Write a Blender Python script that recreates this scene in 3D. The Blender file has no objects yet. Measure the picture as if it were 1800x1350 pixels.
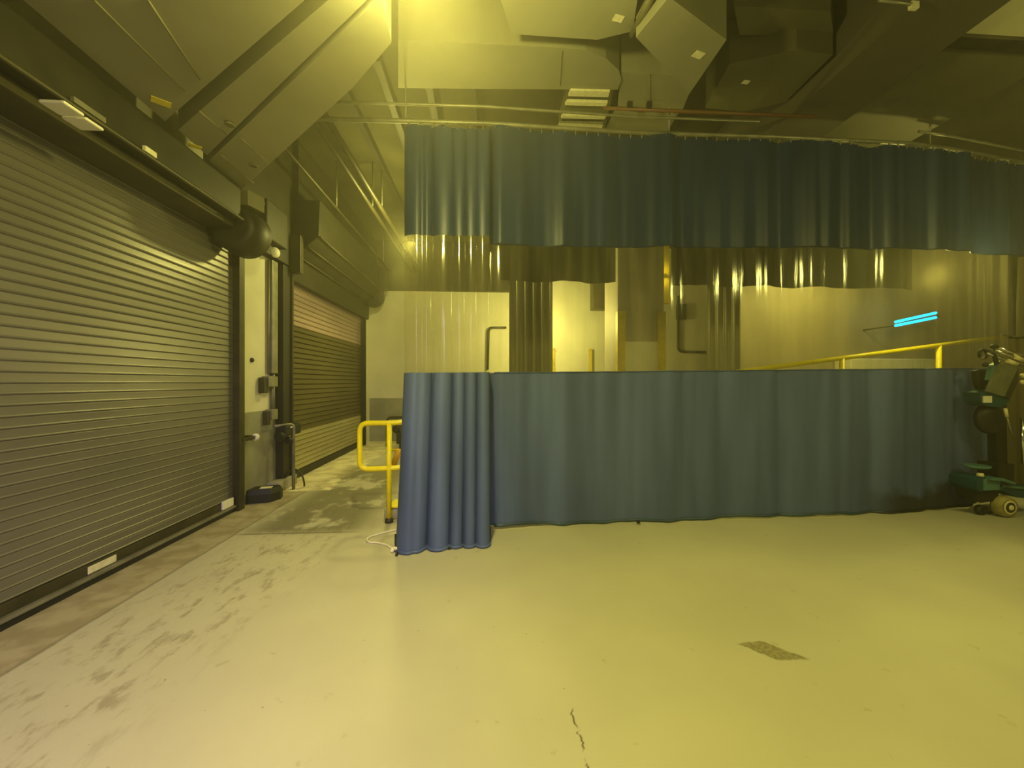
import bpy, bmesh, math, random
from mathutils import Vector, Matrix
random.seed(7)
sc = bpy.context.scene
C = sc.collection
PI = math.pi
H = 1.48                      # camera height
YAW = math.radians(3.7)
FPX = 700.0

# ------------------------------------------------------------------ helpers
FW = Vector((math.sin(YAW), math.cos(YAW), 0)); RT = Vector((math.cos(YAW), -math.sin(YAW), 0)); UP = Vector((0, 0, 1))
CAM = Vector((0, 0, H))
def hit(px, py, x=None, y=None, z=None):
    """the point of a known wall, floor or ceiling plane seen at a pixel"""
    d = FW + RT*((px-900)/FPX) + UP*((672-py)/FPX)
    if z is not None: t = (z-H)/d.z
    elif x is not None: t = x/d.x
    else: t = y/d.y
    return CAM + d*t

def link(name, me, mat, parent=None):
    o = bpy.data.objects.new(name, me); C.objects.link(o)
    if mat: me.materials.append(mat)
    if parent: o.parent = parent
    return o

class MB:
    def __init__(s): s.bm = bmesh.new(); s.smooth = False
    def box(s, x0, x1, y0, y1, z0, z1, bev=0.0):
        r = bmesh.ops.create_cube(s.bm, size=1)
        vs = r['verts']
        for v in vs:
            v.co = Vector(((x0+x1)/2+v.co.x*(x1-x0), (y0+y1)/2+v.co.y*(y1-y0), (z0+z1)/2+v.co.z*(z1-z0)))
        if bev > 0:
            es = list({e for v in vs for e in v.link_edges})
            bmesh.ops.bevel(s.bm, geom=es, offset=bev, segments=2, affect='EDGES', profile=0.6)
        return s
    def tube(s, pts, r, seg=12, closed=False):
        pts = [Vector(p) for p in pts]
        n = len(pts); rings = []
        rr = r if isinstance(r, (list, tuple)) else [r]*n
        prev = None
        for i, p in enumerate(pts):
            if closed: t = (pts[(i+1) % n]-pts[i-1]).normalized()
            elif i == 0: t = (pts[1]-p).normalized()
            elif i == n-1: t = (p-pts[i-1]).normalized()
            else: t = ((p-pts[i-1]).normalized()+(pts[i+1]-p).normalized()).normalized()
            if prev is None:
                a = Vector((0, 0, 1)) if abs(t.z) < 0.9 else Vector((1, 0, 0))
                nrm = (a-t*a.dot(t)).normalized()
            else:
                nrm = (prev-t*prev.dot(t)).normalized()
            prev = nrm; b = t.cross(nrm)
            rings.append([s.bm.verts.new(p+(nrm*math.cos(k*2*PI/seg)+b*math.sin(k*2*PI/seg))*rr[i]) for k in range(seg)])
        m = n if closed else n-1
        for i in range(m):
            A, B = rings[i], rings[(i+1) % n]
            for k in range(seg):
                f = s.bm.faces.new((A[k], A[(k+1) % seg], B[(k+1) % seg], B[k])); f.smooth = True
        if not closed:
            s.bm.faces.new(rings[0][::-1]); s.bm.faces.new(rings[-1])
        return s
    def prism(s, poly, z0, z1):
        lo = [s.bm.verts.new((p[0], p[1], z0)) for p in poly]; hi = [s.bm.verts.new((p[0], p[1], z1)) for p in poly]
        s.bm.faces.new(lo[::-1]); s.bm.faces.new(hi); n = len(poly)
        for i in range(n): s.bm.faces.new((lo[i], lo[(i+1) % n], hi[(i+1) % n], hi[i]))
        return s
    def extr(s, poly, dv):
        """extrude a 3D polygon by a vector"""
        dv = Vector(dv)
        lo = [s.bm.verts.new(p) for p in poly]; hi = [s.bm.verts.new(Vector(p)+dv) for p in poly]
        s.bm.faces.new(lo[::-1]); s.bm.faces.new(hi); n = len(poly)
        for i in range(n): s.bm.faces.new((lo[i], lo[(i+1) % n], hi[(i+1) % n], hi[i]))
        return s
    def ball(s, c, r, sx=1, sy=1, sz=1, sub=3):
        q = bmesh.ops.create_icosphere(s.bm, subdivisions=sub, radius=1)
        for v in q['verts']: v.co = Vector((c[0]+v.co.x*r*sx, c[1]+v.co.y*r*sy, c[2]+v.co.z*r*sz))
        for f in s.bm.faces:
            if any(v in q['verts'] for v in f.verts[:1]): f.smooth = True
        return s
    def lathe(s, c, axis, prof, seg=28):
        """profile [(along, radius)] turned about an axis through c"""
        ax = Vector(axis).normalized(); a = Vector((0, 0, 1)) if abs(ax.z) < .9 else Vector((1, 0, 0))
        u = (a-ax*a.dot(ax)).normalized(); w = ax.cross(u); c = Vector(c); rings = []
        for (h, r) in prof:
            rings.append([s.bm.verts.new(c+ax*h+(u*math.cos(k*2*PI/seg)+w*math.sin(k*2*PI/seg))*max(r, 1e-4)) for k in range(seg)])
        for A, B in zip(rings, rings[1:]):
            for k in range(seg):
                f = s.bm.faces.new((A[k], A[(k+1) % seg], B[(k+1) % seg], B[k])); f.smooth = True
        s.bm.faces.new(rings[0][::-1]); s.bm.faces.new(rings[-1])
        return s
    def build(s, name, mat, parent=None, origin=None):
        bmesh.ops.recalc_face_normals(s.bm, faces=s.bm.faces)
        me = bpy.data.meshes.new(name); s.bm.to_mesh(me); s.bm.free()
        return link(name, me, mat, parent)

def thing(name, label, cat, group=None, at=(0, 0, 0)):
    o = bpy.data.objects.new(name, None); C.objects.link(o); o.empty_display_size = .1
    o['label'] = label; o['category'] = cat
    if group: o['group'] = group
    return o
def tag(o, label, cat, group=None):
    o['label'] = label; o['category'] = cat
    if group: o['group'] = group
    return o
def struct(o):
    o['kind'] = 'structure'; return o

# ------------------------------------------------------------------ materials
def mat(name, col, rough=.6, metal=0., spec=.5, bump=0., bscale=20., vary=0., vscale=3., stretch=(1, 1, 1), col2=None, emit=None, estr=0., detail=4.):
    m = bpy.data.materials.new(name); m.use_nodes = True
    nt = m.node_tree; b = nt.nodes['Principled BSDF']
    b.inputs['Base Color'].default_value = (*col, 1); b.inputs['Roughness'].default_value = rough
    b.inputs['Metallic'].default_value = metal; b.inputs['Specular IOR Level'].default_value = spec
    if emit: b.inputs['Emission Color'].default_value = (*emit, 1); b.inputs['Emission Strength'].default_value = estr
    tc = nt.nodes.new('ShaderNodeTexCoord'); mp = nt.nodes.new('ShaderNodeMapping'); mp.inputs['Scale'].default_value = stretch
    nt.links.new(tc.outputs['Object'], mp.inputs['Vector'])
    if vary > 0:
        n = nt.nodes.new('ShaderNodeTexNoise'); n.inputs['Scale'].default_value = vscale; n.inputs['Detail'].default_value = detail
        nt.links.new(mp.outputs[0], n.inputs['Vector'])
        cr = nt.nodes.new('ShaderNodeValToRGB'); cr.color_ramp.elements[0].position = .35; cr.color_ramp.elements[1].position = .65
        c2 = col2 or tuple(c*(1-vary) for c in col)
        cr.color_ramp.elements[0].color = (*c2, 1); cr.color_ramp.elements[1].color = (*col, 1)
        nt.links.new(n.outputs['Fac'], cr.inputs[0]); nt.links.new(cr.outputs[0], b.inputs['Base Color'])
    if bump > 0:
        n = nt.nodes.new('ShaderNodeTexNoise'); n.inputs['Scale'].default_value = bscale; n.inputs['Detail'].default_value = 3
        nt.links.new(mp.outputs[0], n.inputs['Vector'])
        bp = nt.nodes.new('ShaderNodeBump'); bp.inputs['Strength'].default_value = bump; bp.inputs['Distance'].default_value = .02
        nt.links.new(n.outputs['Fac'], bp.inputs['Height']); nt.links.new(bp.outputs[0], b.inputs['Normal'])
    return m

M = {}
M['wall'] = mat('painted_block_wall', (.72, .69, .55), .6, vary=.15, vscale=1.2, bump=.15, bscale=8)
M['wain'] = mat('grey_wainscot_paint', (.36, .35, .27), .55, vary=.3, vscale=2.5)
M['ceil'] = mat('dark_ceiling_deck', (.07, .065, .025), .8, vary=.4, vscale=2)
M['duct'] = mat('galvanised_duct', (.36, .35, .25), .55, .25, vary=.18, vscale=1.2)
M['ductd'] = mat('dimly_lit_duct', (.17, .16, .09), .6, .2, vary=.2, vscale=1.5)  # dim light on the ceiling ducts put into a darker colour
M['ductl'] = mat('lit_duct', (.55, .53, .36), .5, .1, vary=.15, vscale=1.2)  # lamplight on the near duct section put into a brighter colour
M['beam'] = mat('beam_paint', (.10, .09, .055), .7, vary=.15, vscale=1)
M['dark'] = mat('dark_painted_steel', (.03, .028, .012), .55, vary=.4, vscale=4)
M['dark2'] = mat('brown_steel', (.07, .062, .028), .5, .2, vary=.4, vscale=4)
M['black'] = mat('black_rubber', (.015, .016, .012), .5)
M['steel'] = mat('grey_steel', (.30, .29, .22), .45, .4, vary=.3, vscale=6)
M['chrome'] = mat('chrome_rod', (.8, .78, .7), .15, 1.0)
M['yel'] = mat('yellow_safety_paint', (.98, .84, .01), .35, vary=.12, vscale=9)
M['yeld'] = mat('worn_yellow_paint', (.66, .52, .03), .5, vary=.3, vscale=5)
M['orange'] = mat('orange_yellow_paint', (.75, .42, .02), .5)
M['stick'] = mat('paper_sticker', (.75, .72, .5), .6, vary=.15, vscale=30)
M['sticky'] = mat('yellow_paper_tag', (.8, .68, .08), .6)
M['white'] = mat('white_plastic', (.8, .78, .66), .5)
M['rope'] = mat('pale_rope', (.85, .8, .6), .8, bump=.5, bscale=90)
M['conc'] = mat('rough_concrete', (.42, .40, .30), .85, vary=.3, vscale=6, bump=.4, bscale=20)
M['teal'] = mat('teal_enamel', (.022, .085, .10), .4, vary=.3, vscale=6)
M['teall'] = mat('light_teal_enamel', (.12, .26, .23), .4, vary=.3, vscale=9)
M['plate'] = mat('dull_grey_plate', (.25, .26, .17), .5, .3, vary=.25, vscale=9)
M['tyre'] = mat('dusty_tan_tyre', (.42, .36, .14), .7, vary=.35, vscale=12)
M['hub'] = mat('yellowed_hub', (.8, .72, .4), .4)

def slat_mat(name, col, metal=.35, rough=.38, vary=.3):
    return mat(name, col, rough, metal, vary=vary, vscale=1.6, stretch=(1, .35, 1.4), detail=6)
M['slat'] = slat_mat('slate_shutter_enamel', (.20, .19, .155), .25, .36, .22)
M['slat_top'] = slat_mat('pinkish_lit_slats', (.52, .40, .38), .5, .3)  # light and dark bands on the far shutter put into slat colours
M['slat_mid'] = slat_mat('unlit_olive_slats', (.13, .11, .045))
M['slat_low'] = slat_mat('beige_lit_slats', (.50, .45, .26))

# --- floor material: coated concrete with worn strips, wet stain, crack and patch
def floor_mat():
    m = bpy.data.materials.new('coated_concrete_floor'); m.use_nodes = True; nt = m.node_tree; L = nt.links
    b = nt.nodes['Principled BSDF']
    tc = nt.nodes.new('ShaderNodeTexCoord'); sep = nt.nodes.new('ShaderNodeSeparateXYZ'); L.new(tc.outputs['Object'], sep.inputs[0])
    X, Y = sep.outputs[0], sep.outputs[1]
    def mth(op, a, c=None, d=None, clamp=False):
        n = nt.nodes.new('ShaderNodeMath'); n.operation = op; n.use_clamp = clamp
        for i, v in enumerate((a, c, d)):
            if v is None: continue
            if isinstance(v, (int, float)): n.inputs[i].default_value = v
            else: L.new(v, n.inputs[i])
        return n.outputs[0]
    def noise(scale, detail=5, st=(1, 1, 1), rough=.55, off=(0, 0, 0)):
        mp = nt.nodes.new('ShaderNodeMapping'); mp.inputs['Scale'].default_value = st; mp.inputs['Location'].default_value = off
        L.new(tc.outputs['Object'], mp.inputs[0])
        n = nt.nodes.new('ShaderNodeTexNoise'); n.inputs['Scale'].default_value = scale; n.inputs['Detail'].default_value = detail; n.inputs['Roughness'].default_value = rough
        L.new(mp.outputs[0], n.inputs['Vector']); return n.outputs['Fac']
    def sstep(v, lo, hi):
        n = nt.nodes.new('ShaderNodeMapRange'); n.interpolation_type = 'SMOOTHSTEP'
        L.new(v, n.inputs[0]); n.inputs[1].default_value = lo; n.inputs[2].default_value = hi; return n.outputs[0]
    def band(v, lo, hi, s):
        return mth('MULTIPLY', sstep(v, lo-s, lo+s), mth('SUBTRACT', 1.0, sstep(v, hi-s, hi+s)))
    def mix(fac, a, c):
        n = nt.nodes.new('ShaderNodeMix'); n.data_type = 'RGBA'
        L.new(fac, n.inputs[0])
        for i, v in ((6, a), (7, c)):
            if isinstance(v, tuple): n.inputs[i].default_value = (*v, 1)
            else: L.new(v, n.inputs[i])
        return n.outputs[2]
    base = mix(sstep(noise(.7, 3), .35, .7), (.50, .47, .36), (.56, .53, .39))
    base = mix(mth('MULTIPLY', sstep(noise(9, 6), .66, .72), .35), base, (.3, .27, .16))
    # worn concrete strip along the shutters
    edge = mth('ADD', X, mth('MULTIPLY', mth('SUBTRACT', noise(3), .5), .03))
    strip = mth('SUBTRACT', 1.0, sstep(edge, -2.46, -2.43))
    base = mix(strip, base, mix(sstep(noise(5), .4, .62), (.35, .30, .19), (.46, .41, .28)))
    joint = band(edge, -2.455, -2.43, .008)
    base = mix(mth('MULTIPLY', joint, .45), base, (.12, .11, .06))
    # lighter apron before the second shutter
    ax = mth('ADD', X, mth('MULTIPLY', mth('SUBTRACT', noise(2.5, 5, off=(3, 0, 0)), .5), .25))
    apron = mth('MULTIPLY', mth('SUBTRACT', 1.0, sstep(ax, -2.16, -2.10)), sstep(Y, 5.55, 5.62))
    base = mix(apron, base, mix(sstep(noise(4, 5), .38, .6), (.62, .55, .36), (.82, .76, .52)))
    # scuffing beside the first shutter
    sc_m = mth('MULTIPLY', band(mth('SUBTRACT', X, mth('MULTIPLY', Y, .1)), -2.65, -1.75, .22), sstep(noise(8, 9, (1.4, .6, 1), .7), .50, .64))
    sc_m = mth('MULTIPLY', sc_m, mth('SUBTRACT', 1.0, sstep(Y, 4.4, 5.2)))
    base = mix(mth('MULTIPLY', sc_m, .55), base, (.24, .20, .13))
    # damp stain in front of the column and second shutter
    st = mth('MULTIPLY', band(X, -2.35, -1.25, .22), band(Y, 4.05, 7.2, .12))
    st = mth('MULTIPLY', st, sstep(noise(1.7, 7, (1.2, .8, 1), .62, (5, 2, 0)), .40, .50))
    base = mix(mth('MULTIPLY', st, .8), base, (.17, .155, .09))
    st2 = mth('MULTIPLY', band(X, -1.9, -.4, .15), band(Y, 6.2, 9.5, .3))
    base = mix(mth('MULTIPLY', st2, .5), base, (.27, .25, .15))
    ln = mth('MULTIPLY', band(Y, 4.02, 4.05, .008), band(X, -2.4, -1.3, .1))
    base = mix(mth('MULTIPLY', ln, .6), base, (.14, .12, .07))
    # crack
    cx = mth('ADD', X, mth('MULTIPLY', mth('SUBTRACT', noise(9, 6, (0, 1, 0), .8), .5), .12))
    cr = mth('MULTIPLY', band(cx, .385, .392, .003), band(Y, 1.2, 1.78, .02))
    cr = mth('MULTIPLY', cr, sstep(noise(7, 3, off=(0, 1, 0)), .40, .46))
    base = mix(cr, base, (.12, .10, .05))
    # rough patch, slanted
    pu = mth('ADD', mth('SUBTRACT', X, 1.585), mth('MULTIPLY', mth('SUBTRACT', Y, 2.08), .95))
    nn = mth('MULTIPLY', mth('SUBTRACT', noise(14, 4), .5), .06)
    pm = mth('MULTIPLY', band(mth('ADD', pu, nn), -.085, .085, .006), band(mth('ADD', Y, nn), 2.02, 2.17, .006))
    base = mix(mth('MULTIPLY', pm, .75), base, mix(sstep(noise(60, 3), .4, .6), (.16, .14, .06), (.3, .26, .12)))
    # specks
    sp = sstep(noise(28, 2, rough=.4), .76, .79)
    base = mix(mth('MULTIPLY', sp, .5), base, (.17, .14, .06))
    L.new(base, b.inputs['Base Color'])
    b.inputs['Specular IOR Level'].default_value = .45
    L.new(mth('ADD', .38, mth('MULTIPLY', noise(1.5, 4), .25)), b.inputs['Roughness'])
    bp = nt.nodes.new('ShaderNodeBump'); bp.inputs['Strength'].default_value = .25; bp.inputs['Distance'].default_value = .01
    L.new(noise(12, 6), bp.inputs['Height']); L.new(bp.outputs[0], b.inputs['Normal'])
    return m
M['floor'] = floor_mat()

# --- vinyl
def clear_vinyl(name='clear_pvc', tint=(.95, .94, .84), milk=.03, streak=.14):
    m = bpy.data.materials.new(name); m.use_nodes = True; nt = m.node_tree; L = nt.links
    for n in list(nt.nodes):
        if n.type == 'BSDF_PRINCIPLED': nt.nodes.remove(n)
    out = [n for n in nt.nodes if n.type == 'OUTPUT_MATERIAL'][0]
    tc = nt.nodes.new('ShaderNodeTexCoord'); mp = nt.nodes.new('ShaderNodeMapping'); mp.inputs['Scale'].default_value = (1, 1, .06)
    L.new(tc.outputs['Object'], mp.inputs[0])
    nz = nt.nodes.new('ShaderNodeTexNoise'); nz.inputs['Scale'].default_value = 9; nz.inputs['Detail'].default_value = 5; L.new(mp.outputs[0], nz.inputs['Vector'])
    mr = nt.nodes.new('ShaderNodeMapRange'); L.new(nz.outputs['Fac'], mr.inputs[0]); mr.inputs[1].default_value = .42; mr.inputs[2].default_value = .75
    mr.inputs[3].default_value = milk; mr.inputs[4].default_value = milk+streak
    tr = nt.nodes.new('ShaderNodeBsdfTransparent'); tr.inputs[0].default_value = (*tint, 1)
    df = nt.nodes.new('ShaderNodeBsdfDiffuse'); df.inputs[0].default_value = (.62, .56, .38, 1)
    tl = nt.nodes.new('ShaderNodeBsdfTranslucent'); tl.inputs[0].default_value = (.62, .56, .38, 1)
    mm = nt.nodes.new('ShaderNodeMixShader'); mm.inputs[0].default_value = .5; L.new(df.outputs[0], mm.inputs[1]); L.new(tl.outputs[0], mm.inputs[2])
    m1 = nt.nodes.new('ShaderNodeMixShader'); L.new(mr.outputs[0], m1.inputs[0]); L.new(tr.outputs[0], m1.inputs[1]); L.new(mm.outputs[0], m1.inputs[2])
    gl = nt.nodes.new('ShaderNodeBsdfGlossy'); gl.inputs['Roughness'].default_value = .12; gl.inputs[0].default_value = (1, 1, .9, 1)
    bp = nt.nodes.new('ShaderNodeBump'); bp.inputs['Strength'].default_value = .35; bp.inputs['Distance'].default_value = .02
    L.new(nz.outputs['Fac'], bp.inputs['Height']); L.new(bp.outputs[0], gl.inputs['Normal'])
    ge = nt.nodes.new('ShaderNodeNewGeometry'); dp = nt.nodes.new('ShaderNodeVectorMath'); dp.operation = 'DOT_PRODUCT'
    L.new(ge.outputs['Incoming'], dp.inputs[0]); L.new(ge.outputs['Normal'], dp.inputs[1])
    ab = nt.nodes.new('ShaderNodeMath'); ab.operation = 'ABSOLUTE'; L.new(dp.outputs['Value'], ab.inputs[0])
    iv = nt.nodes.new('ShaderNodeMath'); iv.operation = 'SUBTRACT'; iv.inputs[0].default_value = 1; L.new(ab.outputs[0], iv.inputs[1])
    pw = nt.nodes.new('ShaderNodeMath'); pw.operation = 'POWER'; L.new(iv.outputs[0], pw.inputs[0]); pw.inputs[1].default_value = 4
    fr = nt.nodes.new('ShaderNodeMath'); fr.operation = 'MULTIPLY_ADD'; L.new(pw.outputs[0], fr.inputs[0]); fr.inputs[1].default_value = .5; fr.inputs[2].default_value = .045
    m2 = nt.nodes.new('ShaderNodeMixShader'); L.new(fr.outputs[0], m2.inputs[0]); L.new(m1.outputs[0], m2.inputs[1]); L.new(gl.outputs[0], m2.inputs[2])
    L.new(m2.outputs[0], out.inputs[0])
    return m
M['clear'] = clear_vinyl()
M['clear2'] = clear_vinyl('clouded_pvc', (.55, .55, .36), .35, .25)

def blue_vinyl(name, col, rough=.42, trans=.12, streak=.0):
    m = bpy.data.materials.new(name); m.use_nodes = True; nt = m.node_tree; L = nt.links
    b = nt.nodes['Principled BSDF']; out = [n for n in nt.nodes if n.type == 'OUTPUT_MATERIAL'][0]
    b.inputs['Roughness'].default_value = rough; b.inputs['Specular IOR Level'].default_value = .5
    tc = nt.nodes.new('ShaderNodeTexCoord'); mp = nt.nodes.new('ShaderNodeMapping'); mp.inputs['Scale'].default_value = (1, 1, .12)
    L.new(tc.outputs['Object'], mp.inputs[0])
    nz = nt.nodes.new('ShaderNodeTexNoise'); nz.inputs['Scale'].default_value = 3.5; nz.inputs['Detail'].default_value = 4; L.new(mp.outputs[0], nz.inputs['Vector'])
    cr = nt.nodes.new('ShaderNodeValToRGB'); cr.color_ramp.elements[0].position = .35; cr.color_ramp.elements[1].position = .7
    cr.color_ramp.elements[0].color = (*[c*.85 for c in col], 1); cr.color_ramp.elements[1].color = (*[min(1, c*1.25+.01) for c in col], 1)
    L.new(nz.outputs['Fac'], cr.inputs[0])
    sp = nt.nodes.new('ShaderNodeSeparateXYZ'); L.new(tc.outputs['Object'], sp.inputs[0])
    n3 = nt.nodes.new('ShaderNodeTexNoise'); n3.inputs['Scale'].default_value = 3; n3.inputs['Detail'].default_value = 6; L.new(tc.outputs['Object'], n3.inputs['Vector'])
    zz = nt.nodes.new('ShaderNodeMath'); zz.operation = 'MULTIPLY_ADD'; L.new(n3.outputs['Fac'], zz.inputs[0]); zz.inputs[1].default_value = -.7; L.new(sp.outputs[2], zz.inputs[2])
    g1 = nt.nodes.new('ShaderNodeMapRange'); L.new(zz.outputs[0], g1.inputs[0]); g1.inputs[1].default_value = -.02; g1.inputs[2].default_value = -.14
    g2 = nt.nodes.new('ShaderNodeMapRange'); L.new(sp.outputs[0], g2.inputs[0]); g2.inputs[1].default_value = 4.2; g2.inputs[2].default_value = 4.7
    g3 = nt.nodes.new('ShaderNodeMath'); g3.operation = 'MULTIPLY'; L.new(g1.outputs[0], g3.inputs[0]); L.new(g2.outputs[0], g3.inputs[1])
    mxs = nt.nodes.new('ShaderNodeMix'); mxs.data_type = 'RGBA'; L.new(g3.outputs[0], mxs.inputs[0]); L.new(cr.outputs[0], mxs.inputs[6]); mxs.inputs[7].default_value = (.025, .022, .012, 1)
    L.new(mxs.outputs[2], b.inputs['Base Color'])
    n2 = nt.nodes.new('ShaderNodeTexNoise'); n2.inputs['Scale'].default_value = 5; n2.inputs['Detail'].default_value = 3; L.new(tc.outputs['Object'], n2.inputs['Vector'])
    bp = nt.nodes.new('ShaderNodeBump'); bp.inputs['Strength'].default_value = .12; bp.inputs['Distance'].default_value = .02
    L.new(n2.outputs['Fac'], bp.inputs['Height']); L.new(bp.outputs[0], b.inputs['Normal'])
    tl = nt.nodes.new('ShaderNodeBsdfTranslucent'); tl.inputs[0].default_value = (*[min(1, c*2.0) for c in col], 1)
    mm = nt.nodes.new('ShaderNodeMixShader'); mm.inputs[0].default_value = trans; L.new(b.outputs[0], mm.inputs[1]); L.new(tl.outputs[0], mm.inputs[2])
    L.new(mm.outputs[0], out.inputs[0])
    return m
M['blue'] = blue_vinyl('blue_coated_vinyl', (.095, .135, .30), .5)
M['blueu'] = blue_vinyl('shaded_upper_vinyl', (.016, .038, .10), .42, .12)  # lack of light on the upper band put into a darker blue
M['hem'] = blue_vinyl('blue_hem', (.05, .085, .13), .4, .02)
M['navy'] = blue_vinyl('near_black_vinyl', (.022, .024, .012), .85, .02)
M['tan'] = mat('brown_tarpaulin', (.24, .20, .09), .5, vary=.3, vscale=3, stretch=(1, 1, .15), bump=.3, bscale=6)

# ------------------------------------------------------------------ setting
WX = -2.92
FY = 10.2
def quad(name, p, m):
    mb = MB(); mb.extr(p[0], p[1]); return struct(mb.build(name, m))
struct(MB().box(-3.3, 13, -4.2, FY+.3, -.2, 0).build('floor', M['floor']))
CZ = 5.0
struct(MB().box(-3.3, 13, -4.2, FY+.3, CZ, CZ+.2).build('ceiling', M['ceil']))
# left wall: pieces around the two door openings
S1a, S1b = -1.2, 4.80
S2a, S2b = 5.92, 9.55
w = MB()
w.box(WX-.3, WX-.04, -4.2, S1a, 0, CZ).box(WX-.3, WX-.001, S1b+.05, S2a-.05, 0, CZ).box(WX-.3, WX-.04, S2b, FY+.3, 0, CZ)
w.box(WX-.3, WX-.04, S1a, S1b+.05, 3.1, CZ).box(WX-.3, WX-.04, S2a-.05, S2b, 3.1, CZ)
wl = struct(w.build('wall_left', M['wall']))
MB().box(WX-.001, WX+.006, S1b+.05, S2a-.05, 0, 1.11).build('wainscot', M['wain'], wl)
wf = struct(MB().box(-3.2, 13, FY, FY+.3, 0, CZ).build('wall_far', M['wall']))
MB().box(WX, 13, FY-.01, FY, 0, 1.08).build('wainscot', M['wain'], wf)
struct(MB().box(12.7, 13, -4.2, FY, 0, CZ).build('wall_right', M['wall']))
struct(MB().box(-3.2, 13, -4.2, -3.9, 0, CZ).build('wall_back', M['wall']))

# ------------------------------------------------------------------ shutters
def slats(y0, y1, z0, z1, x, pitch=.07, depth=.010):
    mb = MB(); bm = mb.bm
    n = int(round((z1-z0)/pitch)); rows = []
    prof = [(0, .0), (.07, .75), (.15, 1.0), (.26, .6), (.6, .42), (.93, .3)]
    ys = [y0+(y1-y0)*k/12 for k in range(13)]
    for i in range(n):
        for (t, d) in prof:
            z = z0+(i+t)*(z1-z0)/n
            rows.append([bm.verts.new((x+depth*d, y, z)) for y in ys])
    rows.append([bm.verts.new((x, y, z1)) for y in ys])
    for A, B in zip(rows, rows[1:]):
        for k in range(12):
            f = bm.faces.new((A[k], A[k+1], B[k+1], B[k]))
    return mb

# shutter 1
d1 = struct(bpy.data.objects.new('door_1', None)); C.objects.link(d1)
slats(S1a, S1b-.03, .15, 3.14, WX+.01).build('slat_curtain', M['slat'], d1)
MB().box(WX-.02, WX+.03, S1a, S1b-.04, .075, .15, .004).build('bottom_bar', M['dark2'], d1)
MB().box(WX-.02, WX+.065, S1a, S1b-.04, .05, .075, .004).build('bottom_angle', M['steel'], d1)
MB().box(WX, WX+.05, S1a, S1b-.04, .0, .05, .005).build('rubber_seal', M['black'], d1)
g = MB().box(WX-.02, WX+.09, S1b-.03, S1b+.0, 0, 3.15, .003).box(WX+.06, WX+.09, S1b+.0, S1b+.07, 0, 3.15, .003)
g.build('guide_rail', M['dark2'], d1)
p = hit(178, 1001, x=WX+.032)
o = MB().box(WX+.028, WX+.036, p.y-.10, p.y+.12, .082, .135, .002).build('warning_sticker', M['stick'], d1); o['label'] = 'cream sticker on the bottom bar'
p = hit(402, 890, x=WX+.032)
MB().box(WX+.028, WX+.05, p.y-.12, p.y+.06, .08, .17, .004).build('end_bracket', M['white'], d1)

# hood of shutter 1
HX = -2.5
hd = thing('shutter_hood', 'long dark steel hood housing the roll of the nearest shutter', 'hood')
MB().box(WX-.02, HX, S1a-.3, 4.24, 3.15, 3.46, .02).build('housing', M['dark'], hd)
MB().tube([(HX+.02, S1a-.3, 3.16), (HX+.02, 4.24, 3.14)], .016).build('edge_trim', M['dark2'], hd)
MB().box(WX+.03, HX-.09, S1a-.3, 4.28, 3.07, 3.15, .02).build('lower_baffle', M['dark2'], hd)
# round drum end
MB().lathe((WX+.27, 4.30, 3.11), (0, 1, 0), [(0, .18), (.02, .24), (.22, .25), (.34, .25), (.37, .2)]).build('drum_end', M['dark'], hd)
for k, (x0, y0) in enumerate(((112, 192), (149, 219))):
    p = hit(x0, y0, z=3.065)
    o = MB().box(p.x-.07, p.x+.07, p.y-.07, p.y+.05, 3.055, 3.075, .012).build('paper_label', M['white'], hd); o['label'] = 'off-white rectangular label under the hood'
p = hit(264, 267, x=HX+.036)
MB().box(HX+.02, HX+.045, p.y-.05, p.y+.05, p.z-.02, p.z+.02, .003).build('bracket_clip', M['stick'], hd)
p = hit(157, 193, x=HX+.036)
MB().box(HX+.02, HX+.045, p.y-.1, p.y+.1, p.z-.02, p.z+.015, .003).build('bracket_clip', M['steel'], hd)

# gearbox between the two shutters
gb = thing('shutter_motor', 'dark boxy shutter motor above the slim grey post', 'motor')
MB().box(WX, WX+.22, 5.1, 5.62, 3.28, 3.76, .02).build('housing', M['dark'], gb)
MB().box(WX+.04, WX+.2, 5.085, 5.10, 3.66, 3.70, .005).build('name_plate', M['steel'], gb)
MB().box(WX+.05, WX+.26, 5.9, 6.0, 3.05, 3.6, .01).build('end_plate', M['dark2'], gb)

# shutter 2
d2 = struct(bpy.data.objects.new('door_2', None)); C.objects.link(d2)
o = slats(S2a, S2b, 2.34, 3.15, WX-.02, .08, .022).build('upper_slats', M['slat_top'], d2); o['label'] = 'upper slats painted pinkish as lit'
o = slats(S2a, S2b, .72, 2.34, WX-.02, .08, .022).build('middle_slats', M['slat_mid'], d2); o['label'] = 'middle slats painted dark olive as unlit'
o = slats(S2a, S2b, .12, .72, WX-.02, .08, .022).build('lower_slats', M['slat_low'], d2); o['label'] = 'lower slats painted beige as lit'
MB().box(WX-.04, WX+.03, S2a, S2b, .02, .12, .005).build('bottom_bar', M['dark'], d2)
MB().box(WX-.02, WX+.09, S2b, S2b+.06, 0, 3.2, .004).box(WX-.02, WX+.03, S2b-.03, S2b, 0, 3.2).build('guide_rail', M['dark'], d2)
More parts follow.
